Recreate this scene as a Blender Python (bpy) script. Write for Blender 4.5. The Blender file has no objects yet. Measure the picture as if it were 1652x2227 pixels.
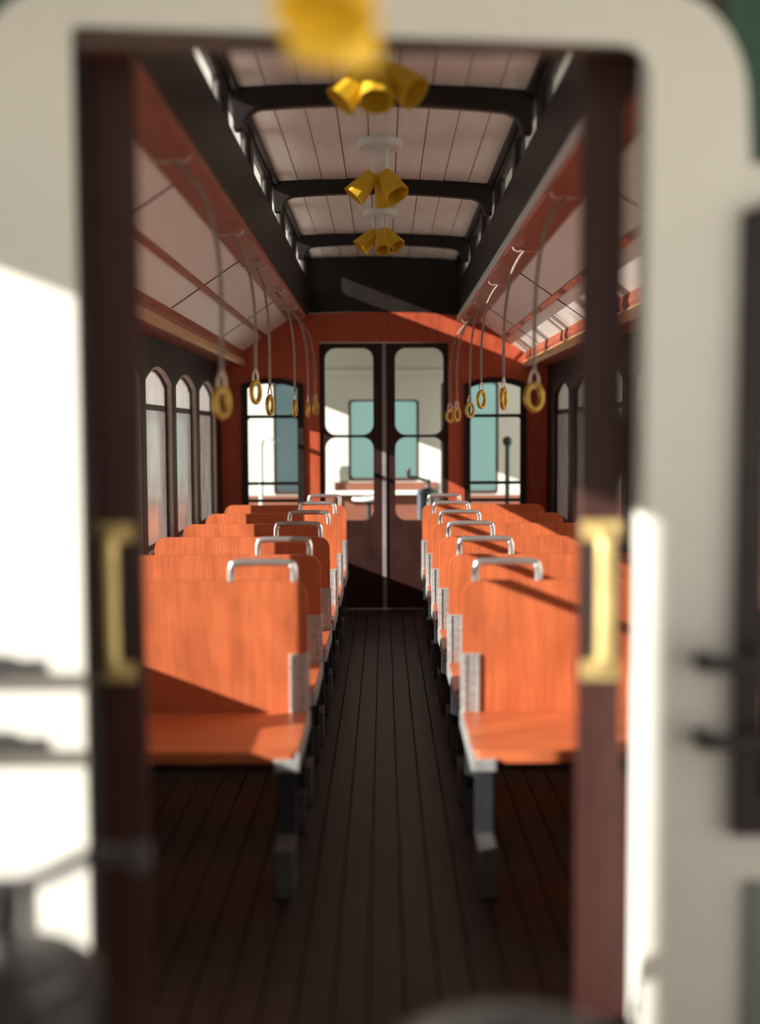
import bpy, bmesh, math, random
from math import pi, sin, cos, radians
from mathutils import Vector, Matrix

random.seed(4)
scene = bpy.context.scene
COL = scene.collection
EYE = 1.24                      # eye height above the saloon floor; y runs down the aisle

# ------------------------------------------------------------------ camera
cam_d = bpy.data.cameras.new('camera')
cam_d.sensor_fit = 'HORIZONTAL'
cam_d.sensor_width = 36.0
cam_d.lens = 36.0 * 2500.0 / 1652.0
cam_d.clip_start = 0.02
cam_d.clip_end = 200
cam_d.dof.use_dof = True
cam_d.dof.focus_distance = 5.5
cam_d.dof.aperture_fstop = 1.25
cam = bpy.data.objects.new('camera', cam_d)
COL.objects.link(cam)
cam.location = (0, 0, EYE)
cam.rotation_euler = (radians(90 - 3.97), radians(0.25), radians(0.2))
scene.camera = cam

# ------------------------------------------------------------------ light
SUN_DIR = Vector((1.0, 0.47, -0.385)).normalized()
sun_d = bpy.data.lights.new('sun', 'SUN')
sun_d.energy = 15.5
sun_d.angle = radians(0.45)
sun_d.color = (1.0, 0.93, 0.84)
sun = bpy.data.objects.new('sun', sun_d)
COL.objects.link(sun)
sun.location = (-6, -2, 6)
sun.rotation_euler = SUN_DIR.to_track_quat('-Z', 'Y').to_euler()

world = bpy.data.worlds.new('sky')
scene.world = world
world.use_nodes = True
bgn = world.node_tree.nodes['Background']
bgn.inputs[0].default_value = (0.80, 0.84, 0.88, 1)
bgn.inputs[1].default_value = 0.45

scene.view_settings.view_transform = 'Standard'
scene.view_settings.look = 'None'
scene.view_settings.gamma = 1
scene.view_settings.use_curve_mapping = False
scene.view_settings.exposure = 0.25
scene.cycles.diffuse_bounces = 10
scene.cycles.max_bounces = 16
scene.cycles.transparent_max_bounces = 24

# ------------------------------------------------------------------ materials
def mat(name, col, rough=0.5, metal=0.0, var=0.0, stretch=(1, 1, 1), scale=8.0, bump=0.0, dark=None, spec=0.5, sss=0.0):
    m = bpy.data.materials.new(name)
    m.use_nodes = True
    nt = m.node_tree
    b = nt.nodes['Principled BSDF']
    b.inputs['Roughness'].default_value = rough
    b.inputs['Metallic'].default_value = metal
    b.inputs['Specular IOR Level'].default_value = spec
    b.inputs['Base Color'].default_value = (*col, 1)
    if var or bump:
        tc = nt.nodes.new('ShaderNodeTexCoord')
        mp = nt.nodes.new('ShaderNodeMapping')
        mp.inputs['Scale'].default_value = stretch
        nt.links.new(tc.outputs['Object'], mp.inputs['Vector'])
        nz = nt.nodes.new('ShaderNodeTexNoise')
        nz.inputs['Scale'].default_value = scale
        nz.inputs['Detail'].default_value = 6
        nz.inputs['Roughness'].default_value = 0.62
        nt.links.new(mp.outputs[0], nz.inputs['Vector'])
        if var:
            rp = nt.nodes.new('ShaderNodeValToRGB')
            d = dark or tuple(c * (1 - var) for c in col)
            rp.color_ramp.elements[0].position = 0.33
            rp.color_ramp.elements[1].position = 0.68
            rp.color_ramp.elements[0].color = (*d, 1)
            rp.color_ramp.elements[1].color = (*[min(1, c * (1 + var * 0.35)) for c in col], 1)
            nt.links.new(nz.outputs['Fac'], rp.inputs['Fac'])
            nt.links.new(rp.outputs[0], b.inputs['Base Color'])
        if bump:
            bp = nt.nodes.new('ShaderNodeBump')
            bp.inputs['Strength'].default_value = bump
            bp.inputs['Distance'].default_value = 0.004
            nt.links.new(nz.outputs['Fac'], bp.inputs['Height'])
            nt.links.new(bp.outputs[0], b.inputs['Normal'])
    return m

def glass_mat(name, dust, tint=(1, 1, 1), dustcol=(0.75, 0.73, 0.70)):
    m = bpy.data.materials.new(name)
    m.use_nodes = True
    nt = m.node_tree
    nt.nodes.remove(nt.nodes['Principled BSDF'])
    out = nt.nodes['Material Output']
    tr = nt.nodes.new('ShaderNodeBsdfTransparent')
    tr.inputs[0].default_value = (*tint, 1)
    gl = nt.nodes.new('ShaderNodeBsdfGlossy')
    gl.inputs['Roughness'].default_value = 0.22 if dust else 0.06
    fr = nt.nodes.new('ShaderNodeFresnel')
    fr.inputs[0].default_value = 1.35
    mx = nt.nodes.new('ShaderNodeMixShader')
    nt.links.new(fr.outputs[0], mx.inputs[0])
    nt.links.new(tr.outputs[0], mx.inputs[1])
    nt.links.new(gl.outputs[0], mx.inputs[2])
    last = mx
    if dust:
        tl = nt.nodes.new('ShaderNodeBsdfTranslucent')
        tl.inputs[0].default_value = (*dustcol, 1)
        df = nt.nodes.new('ShaderNodeBsdfDiffuse')
        df.inputs[0].default_value = (*dustcol, 1)
        md = nt.nodes.new('ShaderNodeMixShader')
        md.inputs[0].default_value = 0.5
        nt.links.new(tl.outputs[0], md.inputs[1])
        nt.links.new(df.outputs[0], md.inputs[2])
        tc = nt.nodes.new('ShaderNodeTexCoord')
        mp = nt.nodes.new('ShaderNodeMapping')
        mp.inputs['Scale'].default_value = (1, 4, 1)
        nt.links.new(tc.outputs['Object'], mp.inputs['Vector'])
        nz = nt.nodes.new('ShaderNodeTexNoise')
        nz.inputs['Scale'].default_value = 5
        nz.inputs['Detail'].default_value = 8
        nt.links.new(mp.outputs[0], nz.inputs['Vector'])
        mr = nt.nodes.new('ShaderNodeMapRange')
        mr.inputs['From Min'].default_value = 0.3
        mr.inputs['From Max'].default_value = 0.75
        mr.inputs['To Min'].default_value = dust * 0.5
        mr.inputs['To Max'].default_value = dust * 1.6
        nt.links.new(nz.outputs['Fac'], mr.inputs['Value'])
        m2 = nt.nodes.new('ShaderNodeMixShader')
        nt.links.new(mr.outputs[0], m2.inputs[0])
        nt.links.new(mx.outputs[0], m2.inputs[1])
        nt.links.new(md.outputs[0], m2.inputs[2])
        last = m2
    nt.links.new(last.outputs[0], out.inputs['Surface'])
    return m

SEAT = mat('orange_plywood', (0.57, 0.138, 0.050), 0.45, spec=0.35, var=0.22, stretch=(14, 14, 0.7), scale=9, bump=0.18)
PLY = mat('cushion_plywood', (0.58, 0.145, 0.052), 0.40, var=0.25, stretch=(0.8, 14, 14), scale=9, bump=0.15)
MAHO = mat('red_stained_wood', (0.46, 0.088, 0.040), 0.45, spec=0.3, var=0.25, stretch=(10, 10, 0.8), scale=7, bump=0.1)
CORN = mat('red_cornice_wood', (0.34, 0.085, 0.045), 0.45, var=0.35, stretch=(10, 0.7, 10), scale=7, bump=0.15)
LEAF = mat('dark_red_door_paint', (0.038, 0.014, 0.012), 0.42, spec=0.25, var=0.2, stretch=(8, 8, 1), scale=7)
BLACK = mat('black_brown_paint', (0.013, 0.010, 0.009), 0.5, spec=0.3, var=0.3, stretch=(6, 1, 6), scale=6)
BROWN = mat('dark_brown_wood', (0.055, 0.028, 0.02), 0.5, var=0.35, stretch=(8, 1, 8), scale=6, bump=0.1)
CREAM = mat('cream_paint', (0.505, 0.505, 0.47), 0.5, var=0.04, scale=3)
CREAMCEIL = mat('bounce_cream_roof_paint', (0.82, 0.79, 0.70), 0.5, var=0.04, scale=3)  # cream raised in tone to brighten the far platform
CEIL = mat('white_ceiling_panel', (0.88, 0.84, 0.81), 0.36, var=0.05, stretch=(1, 0.6, 1), scale=3)
BOARD = mat('white_ceiling_board', (0.85, 0.81, 0.77), 0.4, var=0.08, stretch=(6, 0.8, 6), scale=6, bump=0.25)
FLOORM = mat('dark_floor_plank', (0.030, 0.024, 0.018), 0.48, var=0.4, stretch=(14, 0.8, 14), scale=6, bump=0.2)
GALV = mat('galvanised_steel', (0.62, 0.64, 0.64), 0.42, 0.6, var=0.3, scale=60, bump=0.12)
CHROME = mat('brushed_steel', (0.70, 0.70, 0.69), 0.28, 0.85)
LEGM = mat('grey_leg_paint', (0.03, 0.031, 0.037), 0.5, 0.2, var=0.2, scale=20)
BRASS = mat('brass', (0.50, 0.38, 0.16), 0.5, 0.55, var=0.25, scale=20)
RINGM = mat('gold_ring_paint', (0.62, 0.38, 0.06), 0.35, 0.45, var=0.25, scale=40)
CORD = mat('grey_brown_cord', (0.34, 0.26, 0.22), 0.55, var=0.3, scale=60)
WIRE = mat('pale_hook_wire', (0.72, 0.62, 0.55), 0.35, 0.5)
YEL = mat('yellow_shade_plastic', (0.66, 0.41, 0.012), 0.62, var=0.12, scale=14)
WHITEP = mat('white_rose_paint', (0.72, 0.72, 0.70), 0.5, var=0.12, scale=40, bump=0.2)
GREEN = mat('dark_green_paint', (0.012, 0.055, 0.035), 0.5, var=0.15, scale=4)
GREENGREY = mat('grey_green_paint', (0.12, 0.14, 0.13), 0.5, var=0.1, scale=4)
CTRL = mat('blue_grey_enamel', (0.075, 0.095, 0.12), 0.38, 0.2)
IRON = mat('black_iron', (0.02, 0.02, 0.022), 0.45, 0.3)
FOOTM = mat('dull_zinc', (0.12, 0.118, 0.12), 0.55, 0.3, var=0.3, scale=30)
REVEAL = mat('sunlit_window_lining', (0.46, 0.38, 0.34), 0.5, var=0.2, scale=12)
TAN = mat('tan_moulding_wood', (0.60, 0.36, 0.18), 0.45, var=0.2, stretch=(8, 0.8, 8), scale=6)
SHADEGREY = mat('shaded_grey_paint', (0.11, 0.11, 0.108), 0.5)
PLATF = mat('bounce_platform_boards', (0.36, 0.31, 0.25), 0.6, var=0.3, stretch=(10, 1, 10), scale=6)  # boards lightened in colour to throw more light onto the cream walls
STRIP = mat('dull_grey_strip', (0.24, 0.22, 0.22), 0.5)
DASH = mat('brown_dash_panel', (0.20, 0.07, 0.045), 0.5, var=0.2, stretch=(1, 8, 8), scale=6)
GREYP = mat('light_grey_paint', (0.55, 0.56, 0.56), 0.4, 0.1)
TEAL = mat('teal_backdrop_paint', (0.085, 0.148, 0.152), 0.9, var=0.04, scale=0.6)
SLATE = mat('slate_blue_wall', (0.03, 0.052, 0.062), 0.9, var=0.1, scale=1.0)
GROUND = mat('pale_paving', (0.86, 0.83, 0.78), 0.9, var=0.15, scale=2)
GLASS = glass_mat('clear_glass', 0.0, (0.93, 0.96, 0.95))
DUSTY = glass_mat('dusty_glass', 0.20, (0.95, 0.96, 0.96), (0.42, 0.39, 0.37))
FROST = glass_mat('hazy_glass', 0.22, (0.93, 0.93, 0.92))

# ------------------------------------------------------------------ mesh helpers
def link(name, me, m, parent=None, loc=None, smooth=False):
    me.materials.clear()
    me.materials.append(m)
    me.name = name
    o = bpy.data.objects.new(name, me)
    COL.objects.link(o)
    if parent:
        o.parent = parent
    if loc is not None:
        o.location = loc
    if smooth:
        for p in me.polygons:
            p.use_smooth = True
    return o

def obj(name, bm, m, parent=None, loc=None, smooth=False):
    me = bpy.data.meshes.new(name)
    bmesh.ops.recalc_face_normals(bm, faces=bm.faces)
    bm.to_mesh(me)
    bm.free()
    return link(name, me, m, parent, loc, smooth)

def add_box(bm, lo, hi, bevel=0.0, skew=0.0):
    vs = []
    for x in (lo[0], hi[0]):
        for y in (lo[1], hi[1]):
            for z in (lo[2], hi[2]):
                vs.append(bm.verts.new((x, y, z - skew * x)))
    idx = [(0, 1, 3, 2), (4, 6, 7, 5), (0, 4, 5, 1), (2, 3, 7, 6), (0, 2, 6, 4), (1, 5, 7, 3)]
    fs = [bm.faces.new([vs[i] for i in f]) for f in idx]
    if bevel:
        es = list({e for f in fs for e in f.edges})
        bmesh.ops.bevel(bm, geom=es, offset=bevel, segments=2, profile=0.5, affect='EDGES')
    return bm

def box(lo, hi, bevel=0.0):
    return add_box(bmesh.new(), lo, hi, bevel)

def add_tube(bm, pts, r, n=10, cap=True, closed=False):
    pts = [Vector(p) for p in pts]
    rs = r if isinstance(r, (list, tuple)) else [r] * len(pts)
    rings = []
    prev = None
    N = len(pts)
    for i, p in enumerate(pts):
        if closed:
            t = (pts[(i + 1) % N] - pts[i - 1]).normalized()
        else:
            t = (pts[min(i + 1, N - 1)] - pts[max(i - 1, 0)]).normalized()
        if prev is None:
            a = Vector((0, 0, 1)) if abs(t.z) < 0.9 else Vector((1, 0, 0))
            u = t.cross(a).normalized()
        else:
            u = (prev - t * prev.dot(t)).normalized()
        prev = u
        v = t.cross(u)
        rings.append([bm.verts.new(p + (u * cos(2 * pi * k / n) + v * sin(2 * pi * k / n)) * rs[i]) for k in range(n)])
    M = N if closed else N - 1
    for i in range(M):
        a, b = rings[i], rings[(i + 1) % N]
        for k in range(n):
            bm.faces.new([a[k], a[(k + 1) % n], b[(k + 1) % n], b[k]])
    if cap and not closed:
        bm.faces.new(rings[0][::-1])
        bm.faces.new(rings[-1])
    return bm

def add_lathe(bm, prof, n=24, M=None, closed=False):
    """prof: (radius, height) pairs along local z"""
    M = M or Matrix.Identity(4)
    rings = []
    for r, h in prof:
        rings.append([bm.verts.new(M @ Vector((max(r, 1e-4) * cos(2 * pi * k / n), max(r, 1e-4) * sin(2 * pi * k / n), h))) for k in range(n)])
    L = len(rings)
    for i in range(L if closed else L - 1):
        a, b = rings[i], rings[(i + 1) % L]
        for k in range(n):
            bm.faces.new([a[k], a[(k + 1) % n], b[(k + 1) % n], b[k]])
    if not closed:
        bm.faces.new(rings[0][::-1])
        bm.faces.new(rings[-1])
    return bm

def smooth_path(pts, sub=6):
    pts = [Vector(p) for p in pts]
    out = []
    P = [pts[0]] + pts + [pts[-1]]
    for i in range(1, len(P) - 2):
        for k in range(sub):
            t = k / sub
            a, b, c, d = P[i - 1], P[i], P[i + 1], P[i + 2]
            out.append(0.5 * ((2 * b) + (c - a) * t + (2 * a - 5 * b + 4 * c - d) * t * t + (3 * b - a - 3 * c + d) * t ** 3))
    out.append(pts[-1])
    return out

def rrect(x0, z0, x1, z1, r, n=7):
    rr = r if isinstance(r, (list, tuple)) else [r] * 4     # bottom left, bottom right, top right, top left
    pts = []
    for (cx, cz, a0, q) in ((x0 + rr[0], z0 + rr[0], pi, rr[0]), (x1 - rr[1], z0 + rr[1], 1.5 * pi, rr[1]),
                            (x1 - rr[2], z1 - rr[2], 0, rr[2]), (x0 + rr[3], z1 - rr[3], pi / 2, rr[3])):
        if q <= 0:
            pts.append((cx, cz))
        else:
            for k in range(n + 1):
                a = a0 + pi / 2 * k / n
                pts.append((cx + q * cos(a), cz + q * sin(a)))
    return pts

def arch(x0, z0, x1, zs, rise, n=12):
    pts = [(x0, z0), (x1, z0)]
    for k in range(n + 1):
        t = k / n
        x = x1 + (x0 - x1) * t
        pts.append((x, zs + rise * (1 - (2 * t - 1) ** 2)))
    return pts

def plate(name, outer, holes, t, plane, pos, m, parent=None, skew=0.0):
    """flat board with cut-outs; plane 'XZ' at y=pos..pos+t, 'YZ' at x=pos..pos+t, 'XY' at z=pos..pos+t"""
    cu = bpy.data.curves.new('outline', 'CURVE')
    cu.dimensions = '2D'
    cu.fill_mode = 'BOTH'
    cu.extrude = t / 2
    for loop in [outer] + list(holes):
        s = cu.splines.new('POLY')
        s.points.add(len(loop) - 1)
        for p, (u, v) in zip(s.points, loop):
            p.co = (u, v, 0, 1)
        s.use_cyclic_u = True
    to = bpy.data.objects.new('outline', cu)
    me = bpy.data.meshes.new_from_object(to)
    bpy.data.objects.remove(to)
    bpy.data.curves.remove(cu)
    bm = bmesh.new()
    bm.from_mesh(me)
    bpy.data.meshes.remove(me)
    bmesh.ops.remove_doubles(bm, verts=bm.verts, dist=1e-5)
    for v in bm.verts:
        u, w, d = v.co
        d += t / 2
        if plane == 'XZ':
            v.co = (u, pos + d, w - skew * u)
        elif plane == 'YZ':
            v.co = (pos + d, u, w - skew * (pos + d))
        else:
            v.co = (u, w, pos + d)
    return obj(name, bm, m, parent)

def prism_y(bm, sect, y0, y1, skew=0.0):
    a = [bm.verts.new((x, y0, z - skew * x)) for x, z in sect]
    b = [bm.verts.new((x, y1, z - skew * x)) for x, z in sect]
    n = len(sect)
    for i in range(n):
        bm.faces.new([a[i], a[(i + 1) % n], b[(i + 1) % n], b[i]])
    bm.faces.new(a[::-1])
    bm.faces.new(b)
    return bm

def empty(name, loc=(0, 0, 0), rz=0.0):
    o = bpy.data.objects.new(name, None)
    o.empty_display_size = 0.05
    COL.objects.link(o)
    o.location = loc
    o.rotation_euler = (0, 0, rz)
    return o

def tag(o, label, cat, group=None):
    o['label'] = label
    o['category'] = cat
    if group:
        o['group'] = group
    return o

def struct(o, label, cat):
    o['kind'] = 'structure'
    o['label'] = label
    o['category'] = cat
    return o

def copy_tree(o, parent=None):
    c = o.copy()
    COL.objects.link(c)
    if parent:
        c.parent = parent
    for ch in [q for q in bpy.data.objects if q.parent == o]:
        copy_tree(ch, c)
    return c

# ------------------------------------------------------------------ dimensions
YN, YF = 1.80, 8.00             # near bulkhead (platform face), far bulkhead (saloon face)
WX = 1.13                       # saloon half width at the window wall
SK = 0.018                      # the clerestory leans a little to the right
SILL, SHO, RISE = 0.65, 1.50, 0.075
TRANS = 1.37

# ------------------------------------------------------------------ ground and surroundings
struct(obj('ground', box((-40, -30, -0.62), (40, 40, -0.55)), GROUND), 'pale paving around the tram', 'ground')
struct(obj('wall_beyond', box((-14, 16, -0.55), (16, 16.2, 7)), TEAL), 'plain teal wall seen beyond the far platform windows', 'wall')
struct(obj('wall_beyond_left', box((-3.2, 13.2, -0.55), (-0.80, 13.6, 7)), SLATE), 'dark slate blue wall seen through the far left window', 'wall')
struct(obj('wall_bounce_right', box((6.5, -3, -0.55), (6.8, 15.9, 5.0)), GROUND), 'unseen pale wall added on the right to bounce sun into the tram', 'wall')  # reflector added out of view to brighten the left ceiling

# ------------------------------------------------------------------ floor
bm = bmesh.new()
n = 29
pw = 2 * WX / n
for i in range(n):
    x0 = -WX + i * pw
    dz = random.uniform(-0.0015, 0.0015)
    add_box(bm, (x0 + 0.0025, YN, -0.03), (x0 + pw - 0.0025, YF + 0.06, dz))
add_box(bm, (-WX - 0.06, YN, -0.09), (WX + 0.06, YF + 0.06, -0.03))
struct(obj('floor', bm, FLOORM), 'dark brown plank floor running down the aisle', 'floor')

# ------------------------------------------------------------------ side walls and windows
WINS = [(2.28 + 0.8 * i, 2.98 + 0.8 * i) for i in range(7)]
wn = [0]
ORD = ['first', 'second', 'third', 'fourth', 'fifth', 'sixth', 'seventh', 'eighth']
def next_window():
    wn[0] += 1
    return 'window_%d' % wn[0]

for s, side in ((-1, 'left'), (1, 'right')):
    holes = [arch(a, SILL, b, SHO, RISE) for a, b in WINS]
    x0 = -WX - 0.06 if s < 0 else WX
    w = plate('wall_' + side, [(YN, -0.09), (YF + 0.06, -0.09), (YF + 0.06, 1.80), (YN, 1.80)], holes, 0.06, 'YZ', x0, BLACK)
    struct(w, 'dark side wall with arched windows on the %s' % side, 'wall')
    # waist panel and rail below the sills
    xa, xb = sorted((s * WX, s * (WX - 0.014)))
    struct(obj('trim_%d' % (1 if s < 0 else 2), box((xa, YN + 0.065, 0.08), (xb, YF - 0.005, SILL - 0.06)), BROWN),
           'dark brown dado below the %s windows' % side, 'panelling')
    xa, xb = sorted((s * WX, s * (WX - 0.02)))
    struct(obj('baseboard_' + side, box((xa, YN + 0.065, 0.0), (xb, YF - 0.005, 0.08)), BLACK), 'black skirting along the %s wall' % side, 'baseboard')
    for i, (a, b) in enumerate(WINS):
        W = empty(next_window(), (s * (WX + 0.03), (a + b) / 2, SILL))
        struct(W, '%s arched side window from the front on the %s' % (ORD[i], side), 'window')
        h = (b - a) / 2
        xo = 0.012 * s
        plate('window_frame', arch(-h + 0.001, 0.001, h - 0.001, SHO - SILL - 0.001, RISE), [rrect(-h + 0.022, 0.03, h - 0.022, TRANS - SILL - 0.014, 0.012, 3),
              arch(-h + 0.022, TRANS - SILL + 0.014, h - 0.022, SHO - SILL - 0.02, RISE)], 0.016, 'YZ', xo - 0.008, BROWN, W)
        plate('pane', rrect(-h + 0.012, 0.02, h - 0.012, TRANS - SILL, 0.01, 3), [], 0.004, 'YZ', xo - 0.002, DUSTY, W)
        plate('pane', arch(-h + 0.012, TRANS - SILL + 0.001, h - 0.012, SHO - SILL - 0.012, RISE), [], 0.004, 'YZ', xo - 0.002, DUSTY, W)
        plate('lining', arch(-h + 0.001, 0.001, h - 0.001, SHO - SILL - 0.001, RISE), [arch(-h + 0.011, 0.011, h - 0.011, SHO - SILL - 0.011, RISE)],
              0.03, 'YZ', -0.026 if s > 0 else -0.004, REVEAL if s < 0 else BROWN, W)  # linings coloured pale for sun on the left, dark for shade on the right

# ------------------------------------------------------------------ lower ceiling, cornice, plank, clerestory
CLO = [2.42 + 0.75 * i for i in range(7)]            # clerestory post centres
CLW = [(c + 0.05, c + 0.70) for c in CLO[:-1]] + [(CLO[-1] + 0.05, YF - 0.11)]
tn = 3
for s, side in ((-1, 'left'), (1, 'right')):
    sec = [(s * 0.56, 2.035), (s * 0.64, 2.022), (s * 0.985, 1.785), (s * 1.0, 1.76), (s * 1.19, 1.76), (s * 1.24, 1.79), (s * 1.06, 1.93), (s * 0.66, 2.11), (s * 0.56, 2.13)]
    struct(obj('ceiling_' + side, prism_y(bmesh.new(), sec, YN, YF + 0.06, SK * 0.6), CEIL), 'white sloping ceiling panels above the %s seats' % side, 'ceiling')
    # cornice under the panel
    sec = [(s * 0.968, 1.795), (s * 0.962, 1.755), (s * 0.985, 1.708), (s * 1.13, 1.70), (s * 1.13, 1.76), (s * 0.99, 1.76)]
    struct(obj('trim_%d' % tn, prism_y(bmesh.new(), sec, YN + 0.065, YF, SK * 0.6), CORN), 'red brown cornice along the top of the %s wall' % side, 'cornice'); tn += 1
    sec = [(s * 0.984, 1.7085), (s * 0.964, 1.735), (s * 0.956, 1.728), (s * 0.958, 1.702), (s * 0.975, 1.69), (s * 1.0, 1.695)]
    struct(obj('trim_%d' % tn, prism_y(bmesh.new(), sec, YN + 0.065, YF, SK * 0.6), TAN), 'tan moulding along the lower edge of the %s cornice' % side, 'moulding'); tn += 1
    # hook plank
    xa, xb = sorted((s * 0.518, s * 0.648))
    bm = add_box(bmesh.new(), (xa, YN + 0.065, 1.998), (xb, YF - 0.002, 2.024), 0.004, SK * 0.6)
    struct(obj('trim_%d' % tn, bm, CORN), 'red brown board carrying the strap hooks on the %s' % side, 'board'); tn += 1
    # middle batten following the panel slope
    bm = bmesh.new()
    t = 0.53
    px, pz = 0.64 + 0.345 * t, 2.022 - 0.237 * t
    d = Vector((0.345, -0.237)).normalized()
    nrm = Vector((-0.237, -0.345)).normalized()
    q = []
    for a, b in ((-0.014, 0.003), (0.014, 0.003), (0.011, 0.016), (-0.011, 0.016)):
        q.append((s * (px + d.x * a + nrm.x * b), pz + d.y * a + nrm.y * b))
    q0 = [(s * (px + d.x * a + nrm.x * -0.01), pz + d.y * a + nrm.y * -0.01) for a in (-0.014, 0.014)]
    prism_y(bm, [q0[0], q0[1], q[1], q[2], q[3], q[0]], YN + 0.065, YF, SK * 0.6)
    struct(obj('trim_%d' % tn, bm, CORN), 'thin brown batten along the middle of the %s ceiling' % side, 'batten'); tn += 1
    # cross joints between the panels
    js = (3.66, 5.28, 6.9) if s < 0 else (3.55, 5.6, 7.2)
    bm = bmesh.new()
    for yj in js:
        p0, p1 = Vector((0.648, 2.0165)), Vector((0.966, 1.798))
        vs = []
        for yy in (yj - 0.004, yj + 0.004):
            for off in (-0.004, 0.0035):
                for p in (p0, p1):
                    vs.append(bm.verts.new((s * (p.x + nrm.x * off), yy, p.y + nrm.y * off - SK * 0.6 * s * p.x)))
        for f in ((0, 1, 3, 2), (4, 5, 7, 6), (0, 1, 5, 4), (2, 3, 7, 6), (0, 2, 6, 4), (1, 3, 7, 5)):
            bm.faces.new([vs[i] for i in f])
    struct(obj('trim_%d' % tn, bm, BROWN), 'dark joint strips across the %s ceiling panels' % side, 'strip'); tn += 1
    # clerestory side with its row of small lights
    x0 = -0.56 if s < 0 else 0.52
    holes = [rrect(a, 2.275, b, 2.40, 0.02, 4) for a, b in CLW]
    c = plate('wall_clerestory_' + side, [(YN, 2.022), (YF + 0.06, 2.022), (YF + 0.06, 2.50), (YN, 2.50)], holes, 0.04, 'YZ', x0, BLACK, None, SK)
    struct(c, 'black clerestory wall on the %s with small windows' % side, 'wall')
    for i, (a, b) in enumerate(CLW):
        W = plate(next_window(), rrect(a - 0.01, 2.265, b + 0.01, 2.41, 0.03, 4), [], 0.004, 'YZ', s * 0.5625 - 0.002, FROST, None, SK)
        struct(W, '%s clerestory light from the front on the %s' % (ORD[i], side), 'window')
    # inner top bead
    xa, xb = sorted((s * 0.521, s * 0.495))
    bm = add_box(bmesh.new(), (xa, YN + 0.07, 2.408), (xb, YF - 0.002, 2.436), 0.004, SK)
    struct(obj('trim_%d' % tn, bm, BLACK), 'black bead along the upper %s edge of the clerestory' % side, 'bead'); tn += 1

# lower fascia bead, coloured pale for the light it catches on the right
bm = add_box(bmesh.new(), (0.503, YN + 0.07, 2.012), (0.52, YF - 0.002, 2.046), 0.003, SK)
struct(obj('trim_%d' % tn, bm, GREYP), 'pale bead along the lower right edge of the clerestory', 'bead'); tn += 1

def camber(x):
    return 2.426 + 0.018 * (1 - (x / 0.52) ** 2) - SK * x
bm = bmesh.new()
nb = 9
bw = 1.04 / nb
for i in range(nb):
    x0, x1 = -0.52 + i * bw + 0.0022, -0.52 + (i + 1) * bw - 0.0022
    dz = random.uniform(-0.002, 0.002)
    xs = [x0, (x0 + x1) / 2, x1]
    lo = [[bm.verts.new((x, y, camber(x) + dz)) for x in xs] for y in (YN, YF + 0.06)]
    hi = [[bm.verts.new((x, y, camber(x) + 0.02)) for x in xs] for y in (YN, YF + 0.06)]
    for k in range(2):
        bm.faces.new([lo[0][k], lo[0][k + 1], lo[1][k + 1], lo[1][k]])
        bm.faces.new([hi[0][k], hi[0][k + 1], hi[1][k + 1], hi[1][k]])
        for e in (0, 1):
            bm.faces.new([lo[e][k], lo[e][k + 1], hi[e][k + 1], hi[e][k]])
    for k in (0, 2):
        bm.faces.new([lo[0][k], lo[1][k], hi[1][k], hi[0][k]])
struct(obj('ceiling', bm, BOARD), 'white painted boards of the raised middle ceiling', 'ceiling')
sec = [(-0.6, 2.448), (-0.3, 2.462), (0, 2.466), (0.3, 2.462), (0.80, 2.436), (0.83, 2.47), (0, 2.56), (-0.64, 2.50)]  # right eave stretched outward to keep sky out of the right clerestory lights
struct(obj('ceiling_cap', prism_y(bmesh.new(), sec, YN, YF + 0.06, SK), BROWN), 'dark roof cap above the raised ceiling, right eave widened to block sky', 'roof')

# ribs
for i, y in enumerate((2.6, 4.1, 5.6, 7.1)):
    out = [(-0.5195, 2.285), (-0.5195, 2.424)] + [(x, camber(x) + SK * x) for x in [-0.5 + 0.1 * k for k in range(11)]] + [(0.5195, 2.424), (0.5195, 2.285)]
    inn = []
    for k in range(9):                                  # right haunch up, across, left haunch down
        a = pi / 2 * k / 8
        inn.append((0.485 - 0.075 + 0.075 * cos(a), 2.292 + 0.07 * sin(a)))
    for k in range(1, 10):
        x = 0.41 - 0.082 * k
        inn.append((x, 2.362 + 0.018 * (1 - (x / 0.41) ** 2)))
    for k in range(9):
        a = pi / 2 + pi / 2 * k / 8
        inn.append((-0.41 + 0.075 * cos(a), 2.292 + 0.07 * sin(a)))
    inn = [(0.49, 2.285)] + inn + [(-0.49, 2.285)]
    r = plate('trim_%d' % tn, out + inn, [], 0.06, 'XZ', y - 0.03, BLACK, None, SK); tn += 1
    struct(r, '%s black curved rib across the raised ceiling' % ORD[i], 'rib')

# ------------------------------------------------------------------ bulkheads
DW = 0.447
DTOP = 1.862
BW = (0.577, 0.965)              # bulkhead window edges
def bulk_outline(x0d, x1d, top):
    return [(-WX, -0.02), (x0d, -0.02), (x0d, top), (x1d, top), (x1d, -0.02), (WX, -0.02), (WX, 1.775), (1.0, 1.775), (0.985, 1.80), (0.648, 2.034), (0.53, 2.036),
            (0.53, 2.05), (0.25, 2.065), (-0.25, 2.065), (-0.53, 2.05), (-0.53, 2.036), (-0.648, 2.034), (-0.985, 1.80), (-1.0, 1.775), (-WX, 1.775)]
wh = [arch(-BW[1], 0.64, -BW[0], 1.565, 0.04), arch(BW[0], 0.64, BW[1], 1.565, 0.04)]
NW = {('near', -1): (0.685, 1.03)}
def bwin(nm, s):
    return NW.get((nm, s), BW)
whn = [arch(-1.03, 0.64, -0.685, 1.565, 0.04), wh[1]]
whcn = [arch(-1.026, 0.65, -0.689, 1.56, 0.035), arch(BW[0] + 0.004, 0.65, BW[1] - 0.004, 1.56, 0.035)]
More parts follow.
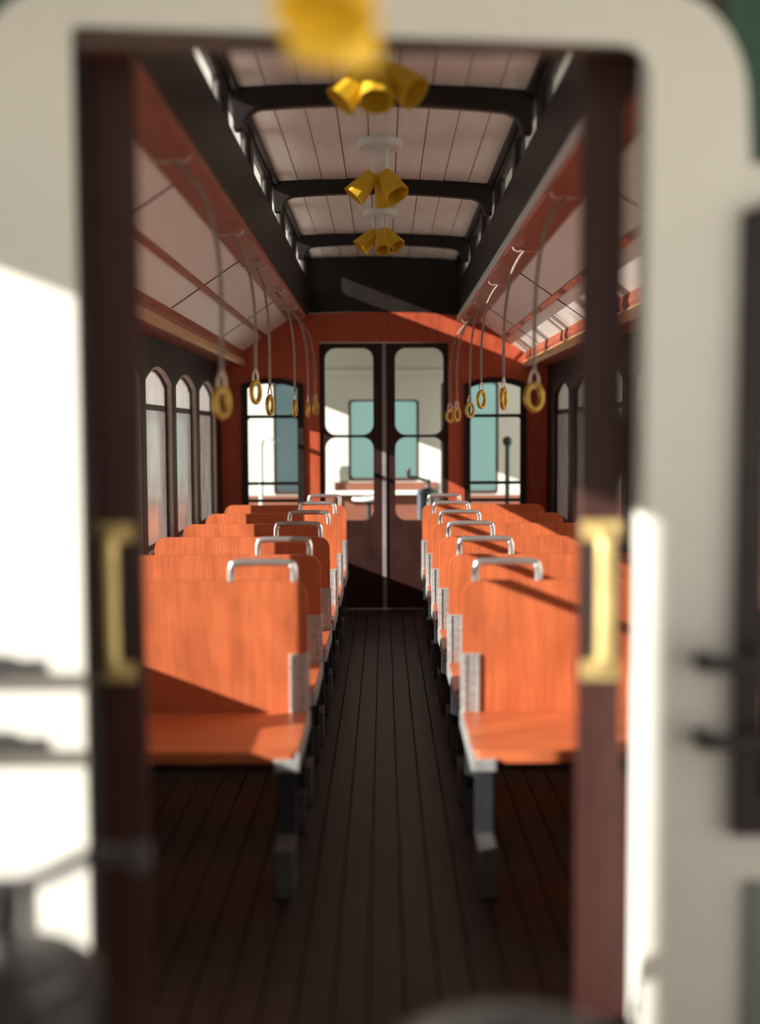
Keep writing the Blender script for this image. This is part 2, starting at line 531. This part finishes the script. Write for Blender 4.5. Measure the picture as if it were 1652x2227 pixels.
struct(plate('wall_far', bulk_outline(-DW, DW, DTOP), wh, 0.06, 'XZ', YF, MAHO, None, SK * 0.6), 'red brown end wall around the far double doors', 'wall')
struct(plate('wall_far_upper', [(-0.518, 2.052), (-0.25, 2.068), (0.25, 2.068), (0.518, 2.052), (0.518, 2.46), (0, 2.49), (-0.518, 2.46)], [], 0.05, 'XZ', YF - 0.001, BLACK, None, SK),
       'black end panel closing the raised ceiling', 'wall')
struct(plate('wall_near', bulk_outline(-0.49, 0.42, 1.835), whn, 0.055, 'XZ', YN + 0.005, BROWN, None, SK * 0.6), 'dark brown near end wall behind its cream face', 'wall')
struct(plate('wall_near_upper', [(-0.518, 2.052), (0.518, 2.052), (0.518, 2.46), (0, 2.49), (-0.518, 2.46)], [], 0.05, 'XZ', YN + 0.005, BLACK, None, SK), 'black near end panel of the raised ceiling', 'wall')

# cream faces on the platform side, with a round shouldered door surround
def cream_face(x0d, x1d, top, sl, fl=1):
    o = [(-1.12, -0.02), (x0d, -0.02)] + [(x0d, top + sl * 0.4 - 0.006), (x0d + 0.012, top + sl * 0.4)]
    for k in range(8):
        a = pi / 2 - pi / 2 * k / 7
        o.append((x1d - 0.05 + 0.05 * cos(a), top - sl * 0.4 - 0.05 + 0.05 * sin(a)))
    o += [(x1d, -0.02), (1.12, -0.02), (1.12, 1.645), (0.56, 1.645)]
    for k in range(10):
        a = pi / 2 * k / 9
        o.append((0.555 - 0.13 + 0.13 * cos(a), 1.902 - 0.17 + 0.17 * sin(a)))
    for k in range(10):
        a = pi / 2 + pi / 2 * k / 9
        o.append((-0.63 + 0.13 + 0.13 * cos(a), 1.912 - 0.17 + 0.17 * sin(a)))
    o += [(-0.635, 1.645), (-1.12, 1.645)]
    return o
whc = [arch(-BW[1] + 0.004, 0.65, -BW[0] - 0.004, 1.56, 0.035), arch(BW[0] + 0.004, 0.65, BW[1] - 0.004, 1.56, 0.035)]
struct(plate('wall_near_face', cream_face(-0.474, 0.407, 1.843, 0.04), whcn, 0.018, 'XZ', YN - 0.015, CREAM), 'cream painted surround of the near doorway', 'wall')
struct(plate('wall_far_face', cream_face(-DW, DW, 1.86, 0.0), whc, 0.018, 'XZ', YF + 0.061, CREAM), 'cream platform side of the far end wall', 'wall')
for s in (-1, 1):
    xa, xb = sorted((s * 0.52, s * 1.12))
    struct(obj('trim_%d' % tn, box((xa, YN - 0.006, 1.65), (xb, YN + 0.004, 2.08)), GREEN), 'dark green panel above the cream on the %s' % ('left' if s < 0 else 'right'), 'panel'); tn += 1
    xa, xb = sorted((s * 0.575, s * 1.12))
    struct(obj('trim_%d' % tn, box((xa, YN - 0.024, -0.02), (xb, YN - 0.016, 0.525)), GREENGREY), 'grey green lower panel of the near end wall on the %s' % ('left' if s < 0 else 'right'), 'panel'); tn += 1

struct(obj('trim_%d' % tn, box((0.411, YN + 0.003, -0.015), (0.424, YN + 0.092, 1.83), 0.003), CREAM), 'cream jamb lining on the right of the near doorway', 'jamb'); tn += 1
struct(obj('trim_%d' % tn, box((-0.49, YN + 0.003, -0.015), (-0.474, YN + 0.096, 1.83), 0.003), BLACK), 'jamb lining on the left of the near doorway, blackened for shade', 'jamb'); tn += 1  # shade on this jamb put into its black colour
# bulkhead windows
for (yc, nm, out_s) in ((YN + 0.03, 'near', -1), (YF + 0.03, 'far', 1)):
    for s, side in ((-1, 'left'), (1, 'right')):
        B = bwin(nm, s)
        W = empty(next_window(), (s * (B[0] + B[1]) / 2, yc, 0.64))
        struct(W, 'arch topped window on the %s of the %s doors' % (side, nm), 'window')
        h = (B[1] - B[0]) / 2
        plate('window_frame', arch(-h - 0.02, -0.02, h + 0.02, 0.93, 0.045), [rrect(-h + 0.022, 0.03, h - 0.022, 0.700, 0.02, 4), arch(-h + 0.022, 0.722, h - 0.022, 0.905, 0.035)],
              0.02, 'XZ', 0.031 if out_s < 0 else -0.05, BLACK, W)
        plate('window_frame', arch(-h - 0.03, -0.035, h + 0.03, 0.93, 0.045), [arch(-h + 0.01, 0.02, h - 0.01, 0.915, 0.035)],
              0.016, 'XZ', (-0.062 if out_s < 0 else 0.05), BLACK, W)
        plate('pane', arch(-h - 0.001, 0.0, h + 0.001, 0.92, 0.035), [], 0.004, 'XZ', -0.002, GLASS, W)
        # guard bars across the platform side
        yb = yc + out_s * 0.085
        G = empty('window_guard', (s * (B[0] + B[1]) / 2, yb, 0.76))
        tag(G, 'black two-bar guard across the %s window beside the %s' % (side, 'open near doorway' if nm == 'near' else 'closed far doors'), 'guard bars', 'window guard bars')
        for z in (0.0, 0.122):
            bm = bmesh.new()
            add_tube(bm, [(-h - (0.095 if s > 0 else 0.1), 0, z), (h + (0.095 if (nm, s) != ('near', -1) else 0.165), 0, z)], 0.012, 10)
            for e in (-1, 1):
                add_box(bm, (e * (h + 0.08) - 0.012, min(0, -out_s * 0.068), z - 0.012), (e * (h + 0.08) + 0.012, max(0, -out_s * 0.068), z + 0.012))
            obj('bar', bm, IRON, G)

# ------------------------------------------------------------------ door leaves
def leaf(name, meet, s, y, label, plat, st=0.070):
    """meet: x of the meeting stile edge; s: direction the leaf extends; plat: side of the platform (-1 near, 1 far)"""
    W = 0.442
    R = empty(name, (meet + s * W / 2, y, 0.0))
    struct(R, label, 'door')
    def X(a):
        return s * (a - W / 2)
    def rr(a0, z0, a1, z1, r):
        xa, xb = sorted((X(a0), X(a1)))
        return rrect(xa, z0, xb, z1, r)
    xa, xb = sorted((X(0), X(W)))
    up = rr(st, 1.222, 0.405, 1.822, 0.075)
    lo = rr(st, 0.625, 0.405, 1.204, 0.075)
    plate('leaf', [(xa, 0.006), (xb, 0.006), (xb, 1.855), (xa, 1.855)], [up, lo], 0.034, 'XZ', -0.017, LEAF, R)
    plate('pane', rr(st - 0.01, 1.214, 0.415, 1.83, 0.075), [], 0.004, 'XZ', -0.002, GLASS, R)
    plate('pane', rr(st - 0.01, 0.617, 0.415, 1.212, 0.075), [], 0.004, 'XZ', -0.002, GLASS, R)
    # raised moulding on the lower panel
    plate('panel_moulding', rr(0.06, 0.08, 0.40, 0.54, 0.01), [rr(0.085, 0.105, 0.375, 0.515, 0.01)], 0.008, 'XZ', -0.024 if plat < 0 else 0.016, LEAF, R)
    # brass pull on the platform side
    hd = bmesh.new()
    yy = plat * 0.017
    cx = X(st / 2)
    def pb(x0, x1, y0, y1, z0, z1, bv):
        add_box(hd, (cx + x0, min(yy + plat * y0, yy + plat * y1), z0), (cx + x1, max(yy + plat * y0, yy + plat * y1), z1), bv)
    pb(-0.033, 0.033, 0, 0.006, 0.822, 0.856, 0.002)
    pb(-0.033, 0.033, 0, 0.006, 1.058, 1.092, 0.002)
    pth = smooth_path([(cx, yy, 0.85), (cx, yy + plat * 0.03, 0.855), (cx, yy + plat * 0.04, 0.885), (cx, yy + plat * 0.04, 1.035), (cx, yy + plat * 0.03, 1.065), (cx, yy, 1.07)], 4)
    add_tube(hd, pth, 0.015, 12)
    h = obj('handle', hd, BRASS, R)
    h['label'] = 'brass pull handle'
    bk = bmesh.new()
    z0, z1 = 0.862, 1.058
    add_box(bk, (cx - 0.026, min(yy, yy + plat * 0.003), z0), (cx + 0.026, max(yy, yy + plat * 0.003), z1))
    obj('handle_plate', bk, IRON, R)
    return R
leaf('door_1', -0.408, -1, YN + 0.132, 'left leaf of the open near doors slid behind the cream wall', -1, 0.088)
leaf('door_2', 0.328, 1, YN + 0.132, 'right leaf of the open near doors with brass pull', -1, 0.068)
leaf('door_3', -0.004, -1, YF + 0.030, 'left leaf of the closed far double doors', 1)
leaf('door_4', 0.008, 1, YF + 0.030, 'right leaf of the closed far double doors', 1)
struct(obj('trim_%d' % tn, box((-0.012, YF + 0.002, 0.012), (0.016, YF + 0.012, 1.855), 0.003), STRIP), 'grey metal strip covering the gap between the far doors', 'strip'); tn += 1

# ------------------------------------------------------------------ platforms (far one and its mirror at the near end)
def T(far, x, y):
    return (x, y) if far else (-x, 9.86 - y)
def pbox(far, lo, hi, bevel=0.0):
    a, b = T(far, lo[0], lo[1]), T(far, hi[0], hi[1])
    return box((min(a[0], b[0]), min(a[1], b[1]), lo[2]), (max(a[0], b[0]), max(a[1], b[1]), hi[2]), bevel)
FY = 9.22
for far in (True, False):
    nm = 'far' if far else 'near'
    struct(obj('floor_' + nm + '_platform', pbox(far, (-1.15, YF + 0.061, -0.09), (1.15, FY + 0.05, -0.005)), PLATF), 'pale floor of the %s platform, lightened to bounce light' % nm, 'floor')
    struct(obj('ceiling_' + nm + '_platform', pbox(far, (-1.18, YF + 0.08, 1.955), (1.18, FY + 0.08, 1.99)), CREAMCEIL), 'cream roof underside of the %s platform' % nm, 'ceiling')
    for s in (-1, 1):
        sd = ('left' if s < 0 else 'right') if far else ('right' if s < 0 else 'left')
        xa, xb = sorted((s * 1.12, s * 1.17))
        struct(obj('trim_%d' % tn, pbox(far, (xa, YF + 0.08, 1.717), (xb, FY + 0.04, 1.955)), CREAM), 'cream header over the %s opening of the %s platform' % (sd, nm), 'header'); tn += 1
    hs = [rrect(-0.285, 0.845, 0.28, 1.50, 0.03, 4), rrect(-0.885, 0.74, -0.475, 1.64, 0.03, 4), rrect(0.455, 0.74, 0.915, 1.64, 0.03, 4)]
    out = [(-1.12, -0.005), (1.12, -0.005), (1.12, 1.955), (-1.12, 1.955)]
    if not far:
        out = [(-x, z) for x, z in out]
        hs = [rrect(-0.66, 0.845, 0.95, 1.80, 0.05, 4)]          # the lens looks in through the open windscreen
    y0 = FY if far else 9.86 - FY - 0.05
    struct(plate('wall_%s_front' % nm, out, hs, 0.05, 'XZ', y0, CREAM), 'cream front wall of the %s platform with %s' % (nm, 'three windscreens' if far else 'one wide open windscreen'), 'wall')
    if far:
        for i, h in enumerate(hs):
            xs = [p[0] for p in h]
            W = empty(next_window(), ((min(xs) + max(xs)) / 2, FY + 0.025, min(p[1] for p in h)))
            struct(W, ('middle', 'left', 'right')[i] + ' windscreen of the far platform', 'window')
            hw = (max(xs) - min(xs)) / 2
            top = max(p[1] for p in h) - min(p[1] for p in h)
            plate('window_frame', rrect(-hw, 0, hw, top, 0.03, 4), [rrect(-hw + 0.02, 0.03, hw - 0.02, top - 0.015, 0.025, 4)], 0.03, 'XZ', -0.015, BROWN, W)
            plate('pane', rrect(-hw + 0.005, 0.01, hw - 0.005, top - 0.005, 0.025, 4), [], 0.004, 'XZ', -0.002, GLASS, W)
    struct(obj('trim_%d' % tn, pbox(far, (-0.46, FY - 0.13, 0.745), (0.40, FY, 0.775), 0.004), WHITEP), 'white sill shelf under the %s windscreens' % nm, 'sill'); tn += 1
    struct(obj('trim_%d' % tn, pbox(far, (-1.10, FY - 0.02, 0.02), (1.10, FY - 0.001, 0.735)), DASH), 'red brown panelling below the %s sill' % nm, 'panelling'); tn += 1
    struct(obj('trim_%d' % tn, pbox(far, (-0.40, FY - 0.014, 0.777), (0.42, FY - 0.001, 0.84)), DASH), 'brown rail between sill and %s windscreen' % nm, 'rail'); tn += 1
    struct(obj('trim_%d' % tn, pbox(far, (-1.1, FY - 0.03, 1.70), (1.1, FY - 0.001, 1.735), 0.004), CREAM), 'cream beam over the %s windscreens' % nm, 'beam'); tn += 1
# unseen solid corner by the near left opening, added to shade the right post
struct(obj('wall_sunblock_left', box((-1.17, 0.64, -0.005), (-1.12, 1.035, 1.717)), CREAM), 'unseen cream corner panel added on the near platform left to block sun', 'wall')

def controller(far):
    x, y = (0.335, 8.80) if far else (-0.48, 1.40)
    H = 0.76 if far else 0.53
    rd = 0.082 if far else 0.115
    R = empty('controller_stand', (x, y, -0.005), 0 if far else pi)
    tag(R, 'blue grey drum controller seen through the far right door' if far else 'dark drum controller close to the lens, low in the left corner', 'controller', 'tram controllers')
    bm = add_lathe(bmesh.new(), [(rd + 0.018, 0), (rd + 0.018, 0.03), (rd, 0.05), (rd, H), (rd + 0.006, H + 0.005), (rd + 0.006, H + 0.03), (rd - 0.007, H + 0.04)], 28)
    obj('drum', bm, CTRL if far else IRON, R)
    zc2 = H + (0.12 if far else 0.155)
    bm = add_lathe(bmesh.new(), [(rd - 0.012, H + 0.04), (rd - 0.016, H + 0.05), (0.022, H + 0.06), (0.016, H + 0.09), (0.022, H + 0.105), (0.022, zc2)], 20)
    obj('cap', bm, IRON, R)
    z = H + (0.112 if far else 0.145)
    L = 0.15 if far else 0.175
    e = 1 if far else 1.6
    add = smooth_path([(0.02 if far else 0.09, 0, z - (0 if far else 0.025)), (0, 0, z), (-L * 0.33, 0, z + 0.012 * e), (-L * 0.66, 0, z + 0.028 * e), (-L, 0, z + 0.03 * e)], 4)
    obj('crank', add_tube(bmesh.new(), add, 0.012 if far else 0.010, 10), IRON, R)
    bm = add_lathe(bmesh.new(), [(0.012, z + 0.018 * e), (0.016, z + 0.05), (0.019, z + 0.08), (0.014, z + 0.10)] if far else [(0.008, z + 0.025), (0.011, z + 0.03), (0.011, z + 0.055), (0.008, z + 0.06)], 14, Matrix.Translation((-L, 0, 0)))
    obj('crank_grip', bm, IRON, R)
controller(True)
controller(False)

def brake(far):
    x, y = (-0.12, 8.80) if far else (0.115, 1.0)
    dz = 0 if far else -0.078
    m = GREYP if far else SHADEGREY  # near wheel coloured dark to stand for the shadow over it
    R = empty('brake_stand', (x, y, -0.005))
    tag(R, 'pale grey brake wheel seen through the far left door' if far else 'blurred grey brake wheel along the bottom edge near the lens', 'brake wheel', 'tram brake wheels')
    bm = add_lathe(bmesh.new(), [(0.06, 0), (0.06, 0.02), (0.02, 0.04), (0.018, 0.70 + dz), (0.03, 0.715 + dz), (0.03, 0.745 + dz)], 16)
    obj('column', bm, IRON, R)
    bm = bmesh.new()
    add_tube(bm, [(0.115 * cos(2 * pi * k / 28), 0.115 * sin(2 * pi * k / 28), 0.735 + dz) for k in range(28)], 0.015, 10, closed=True)
    obj('wheel', bm, m, R, smooth=True)
    bm = bmesh.new()
    for k in range(4):
        a = k * pi / 2 + 0.4
        add_tube(bm, [(0.02 * cos(a), 0.02 * sin(a), 0.735 + dz), (0.112 * cos(a), 0.112 * sin(a), 0.735 + dz)], 0.009, 8)
    obj('spokes', bm, m, R)
brake(True)
brake(False)

for s in (-1, 1):
    R = empty('grab_pole', (s * 0.955, 8.92, -0.005))
    tag(R, 'thin %s grab pole on the far platform behind the %s window' % (('grey', 'left') if s < 0 else ('black', 'right')), 'pole', 'far platform poles')
    m = GREYP if s < 0 else IRON
    bm = add_lathe(bmesh.new(), [(0.04, 0), (0.04, 0.012), (0.018, 0.02), (0.018, 1.14)], 14)
    obj('post', bm, m, R)
    bm = bmesh.new()
    if s < 0:
        add_tube(bm, smooth_path([(0, 0, 1.13), (0.01, 0, 1.19), (0.05, 0, 1.195), (0.10, 0, 1.165)], 4), 0.02, 10)
        obj('bent_top', bm, m, R)
    else:
        bmesh.ops.create_uvsphere(bm, u_segments=16, v_segments=10, radius=0.04, matrix=Matrix.Translation((0, 0, 1.17)))
        obj('knob', bm, m, R, smooth=True)

# ------------------------------------------------------------------ seats
SW = 0.77
def make_seat(s):
    """s = +1: aisle end on +x (left hand bench); -1: aisle end on -x"""
    R = empty('tram_seat')
    e = SW / 2
    def bx(name, a0, a1, y0, y1, z0, z1, m, bv=0.0, parent=R):
        xa, xb = sorted((s * a0, s * a1))
        return obj(name, box((xa, y0, z0), (xb, y1, z1), bv), m, parent)
    o = rrect(-e, 0.355, e, 0.78, [0.004, 0.004, 0.05, 0.05], 8)
    b = plate('backrest', o, [], 0.022, 'XZ', -0.011, SEAT, R)
    md = b.modifiers.new('bevel', 'BEVEL'); md.width = 0.003; md.segments = 2; md.limit_method = 'ANGLE'
    # tubular grab handle standing on the top edge
    p = []
    x0, x1, zt = e - 0.235, e - 0.040, 0.837
    p = [(s * x0, 0, 0.772), (s * x0, 0, 0.805), (s * (x0 + 0.004), 0, 0.826), (s * (x0 + 0.024), 0, zt), (s * (x1 - 0.024), 0, zt), (s * (x1 - 0.004), 0, 0.826), (s * x1, 0, 0.805), (s * x1, 0, 0.772)]
    h = obj('grab_handle', add_tube(bmesh.new(), smooth_path(p, 4), 0.0115, 12), CHROME, R, smooth=True)
    h['label'] = 'silver grab handle'
    # metal shoe clasping the aisle edge of the back
    bm = bmesh.new()
    xa, xb = sorted((s * (e - 0.056), s * (e + 0.005)))
    add_box(bm, (xa, -0.0165, 0.362), (xb, 0.0165, 0.553), 0.002)
    for c in (e - 0.048, e - 0.008):
        ca, cb = sorted((s * (c - 0.004), s * (c + 0.004)))
        add_box(bm, (ca, -0.0195, 0.366), (cb, -0.0155, 0.549), 0.001)
    k = obj('bracket', bm, GALV, R)
    k['label'] = 'galvanised bracket'
    # cushion board
    o = rrect(-e, -0.465, e, -0.0125, [0.02, 0.02, 0.003, 0.003], 5)
    c = plate('seat_board', o, [], 0.032, 'XY', 0.338, PLY, R)
    md = c.modifiers.new('bevel', 'BEVEL'); md.width = 0.005; md.segments = 2; md.limit_method = 'ANGLE'
    bm = bmesh.new()
    xa, xb = sorted((s * (e - 0.002), s * (e + 0.007)))
    add_box(bm, (xa, -0.46, 0.318), (xb, 0.014, 0.366), 0.002)
    xa, xb = sorted((s * (e - 0.06), s * (e + 0.007)))
    add_box(bm, (xa, -0.477, 0.318), (xb, -0.4655, 0.352), 0.002)
    obj('seat_rail', bm, GALV, R)
    xa, xb = sorted((s * (e - 0.05), s * (-e + 0.03)))
    obj('support_beam', add_box(add_box(bmesh.new(), (xa, -0.40, 0.30), (xb, -0.37, 0.338)), (xa, -0.06, 0.30), (xb, -0.03, 0.338)), LEGM, R)
    for a in (e - 0.055, -e + 0.04):
        for y in (-0.44, -0.045):
            L = bx('leg', a, a + 0.048, y, y + 0.024, 0.0, 0.338, LEGM, 0.002)
            bx('foot', a - 0.002, a + 0.050, y - (0.125 if y < -0.2 else 0.004), y + 0.028, 0.0, 0.135, FOOTM, 0.004, L)
    return R

ROWS = [3.54, 4.30, 5.04, 5.76, 6.50, 7.27]
SX = 0.241 + SW / 2
for s, side in ((1, 'left'), (-1, 'right')):
    proto = make_seat(s)
    near = ['nearest the open doorway', 'second from the open doorway', 'third from the open doorway', 'third from the closed far doors', 'second from the closed far doors', 'last before the closed far doors']
    for i, y in enumerate(ROWS):
        o = proto if i == 0 else copy_tree(proto)
        o.location = (-s * SX, y, 0.002)
        tag(o, 'orange plywood seat with silver handle, %s of the aisle, %s' % (side, near[i]), 'seat', 'orange tram seats')

# ------------------------------------------------------------------ hanging straps
def strap(s, yh, xr, zr, ang, lab, sway=0.0):
    """s side; yh hook y; xr |x| of the ring; zr ring centre above eye level; ang ring heading"""
    hx, hz = 0.585, 0.758 + EYE - SK * 0.6 * s * 0.585
    R = empty('strap_hanger', (s * hx, yh, hz))
    tag(R, lab, 'hanging strap', 'hanging straps')
    inn = hx - xr
    zb = zr + EYE - hz                   # ring centre relative to the hook
    bm = bmesh.new()
    add_tube(bm, smooth_path([(s * 0.055, 0, 0.004), (s * 0.052, 0, -0.014), (s * 0.02, 0, -0.02), (-s * 0.02, 0, -0.016), (-s * 0.035, 0, -0.02), (-s * 0.052, 0, -0.012), (-s * 0.058, 0, 0.004)], 4), 0.0035, 8)
    obj('hook', bm, WIRE, R, smooth=True)
    top = zb + 0.085
    pts = [(-s * 0.01, 0, -0.018), (-s * (inn * 0.40), sway * 0.3, -0.055), (-s * (inn * 0.72), sway * 0.6, -0.125), (-s * (inn * 0.93), sway, -0.25), (-s * inn * 1.0, sway * 0.8, top * 0.55 - 0.08), (-s * inn, 0, top)]
    bm = bmesh.new()
    add_tube(bm, smooth_path(pts, 8), 0.0062, 8)
    obj('cord', bm, CORD, R, smooth=True)
    d = Vector((cos(ang), sin(ang), 0))
    bm = bmesh.new()
    c = Vector((-s * inn, 0, zb))
    t = c + Vector((0, 0, 0.088))
    q = [t, t + d * 0.014 + Vector((0, 0, -0.022)), c + d * 0.014 + Vector((0, 0, 0.036)), c + Vector((0, 0, 0.028)), c - d * 0.014 + Vector((0, 0, 0.036)), t - d * 0.014 + Vector((0, 0, -0.022)), t]
    add_tube(bm, smooth_path(q, 4), 0.0036, 8)
    obj('cord_loop', bm, WIRE, R, smooth=True)
    bm = bmesh.new()
    add_tube(bm, [c + d * (0.027 * cos(2 * pi * k / 24)) + Vector((0, 0, 0.040 * sin(2 * pi * k / 24))) for k in range(24)], 0.0095, 10, closed=True)
    r = obj('ring', bm, RINGM, R, smooth=True)
    r['label'] = 'golden grip ring'

LST = [(3.22, 0.452, 0.085, 1.0), (4.40, 0.488, 0.155, 1.05), (5.27, 0.520, 0.125, 1.2), (6.20, 0.478, 0.132, 1.45), (7.02, 0.462, 0.140, 1.5), (7.62, 0.452, 0.165, 1.1)]
RST = [(3.68, 0.478, 0.11, 0.35), (4.75, 0.492, 0.137, 1.15), (5.82, 0.491, 0.163, 0.8), (6.71, 0.500, 0.126, 0.6), (7.42, 0.468, 0.113, 0.8), (7.80, 0.446, 0.108, 0.5)]
for s, L, side in ((-1, LST, 'left'), (1, RST, 'right')):
    od = ['nearest', 'second nearest', 'third nearest', 'fourth nearest', 'second farthest', 'farthest']
    for i, (yh, xr, zr, a) in enumerate(L):
        strap(s, yh, xr, zr, a, 'gold ring on a brown cord, %s of those hanging along the %s' % (od[i], side), random.uniform(-0.02, 0.03))

# ------------------------------------------------------------------ ceiling lamps
def lamp(y, ztop, shades, lab, x=0.0, stem=0.095, k=1.0):
    R = empty('ceiling_lamp', (x, y, ztop))
    tag(R, lab, 'ceiling lamp', 'yellow ceiling lamps')
    bm = add_lathe(bmesh.new(), [(0.088, 0.0), (0.092, -0.006), (0.092, -0.03), (0.086, -0.036), (0.04, -0.04)], 28)
    obj('ceiling_rose', bm, WHITEP, R)
    for az, tilt in shades:
        d = Vector((cos(az), sin(az), 0))
        p0 = d * 0.035 + Vector((0, 0, -0.036))
        p1 = d * 0.032 + Vector((0, 0, -0.036 - stem))
        bm = add_tube(bmesh.new(), [p0, p1], 0.011, 10)
        st = obj('stem', bm, WHITEP, R)
        ax = (d * sin(tilt) + Vector((0, 0, -cos(tilt)))).normalized()
        M = Matrix.Translation(p1 + Vector((0, 0, 0.018)) - ax * 0.01) @ ax.to_track_quat('Z', 'Y').to_matrix().to_4x4() @ Matrix.Rotation(pi / 8, 4, 'Z') @ Matrix.Scale(k, 4)
        bm = add_lathe(bmesh.new(), [(0.018, 0.0), (0.030, 0.004), (0.036, 0.03), (0.052, 0.125), (0.047, 0.125), (0.031, 0.03), (0.012, 0.012)], 9, M)
        obj('lamp_shade', bm, YEL, R)
zc = 2.446
lamp(3.36, zc, [(radians(192), radians(42)), (radians(268), radians(26)), (radians(-28), radians(50))], 'yellow three-shade ceiling lamp nearest inside the saloon, half hidden by the blurred one', x=-0.014, stem=0.165)
lamp(4.85, zc, [(radians(186), radians(42)), (radians(-42), radians(36)), (radians(70), radians(30))], 'yellow ceiling lamp on the middle of the three white roses in the saloon', x=-0.014, stem=0.128)
lamp(6.35, zc, [(radians(190), radians(44)), (radians(-35), radians(42)), (radians(-75), radians(24))], 'yellow ceiling lamp farthest down the saloon', x=-0.016, stem=0.105)
lamp(1.16, 1.955, [(radians(255), radians(16)), (radians(100), radians(30))], 'large blurred yellow lamp hanging over the near doorway at the top edge', x=-0.038, stem=0.20, k=1.0)
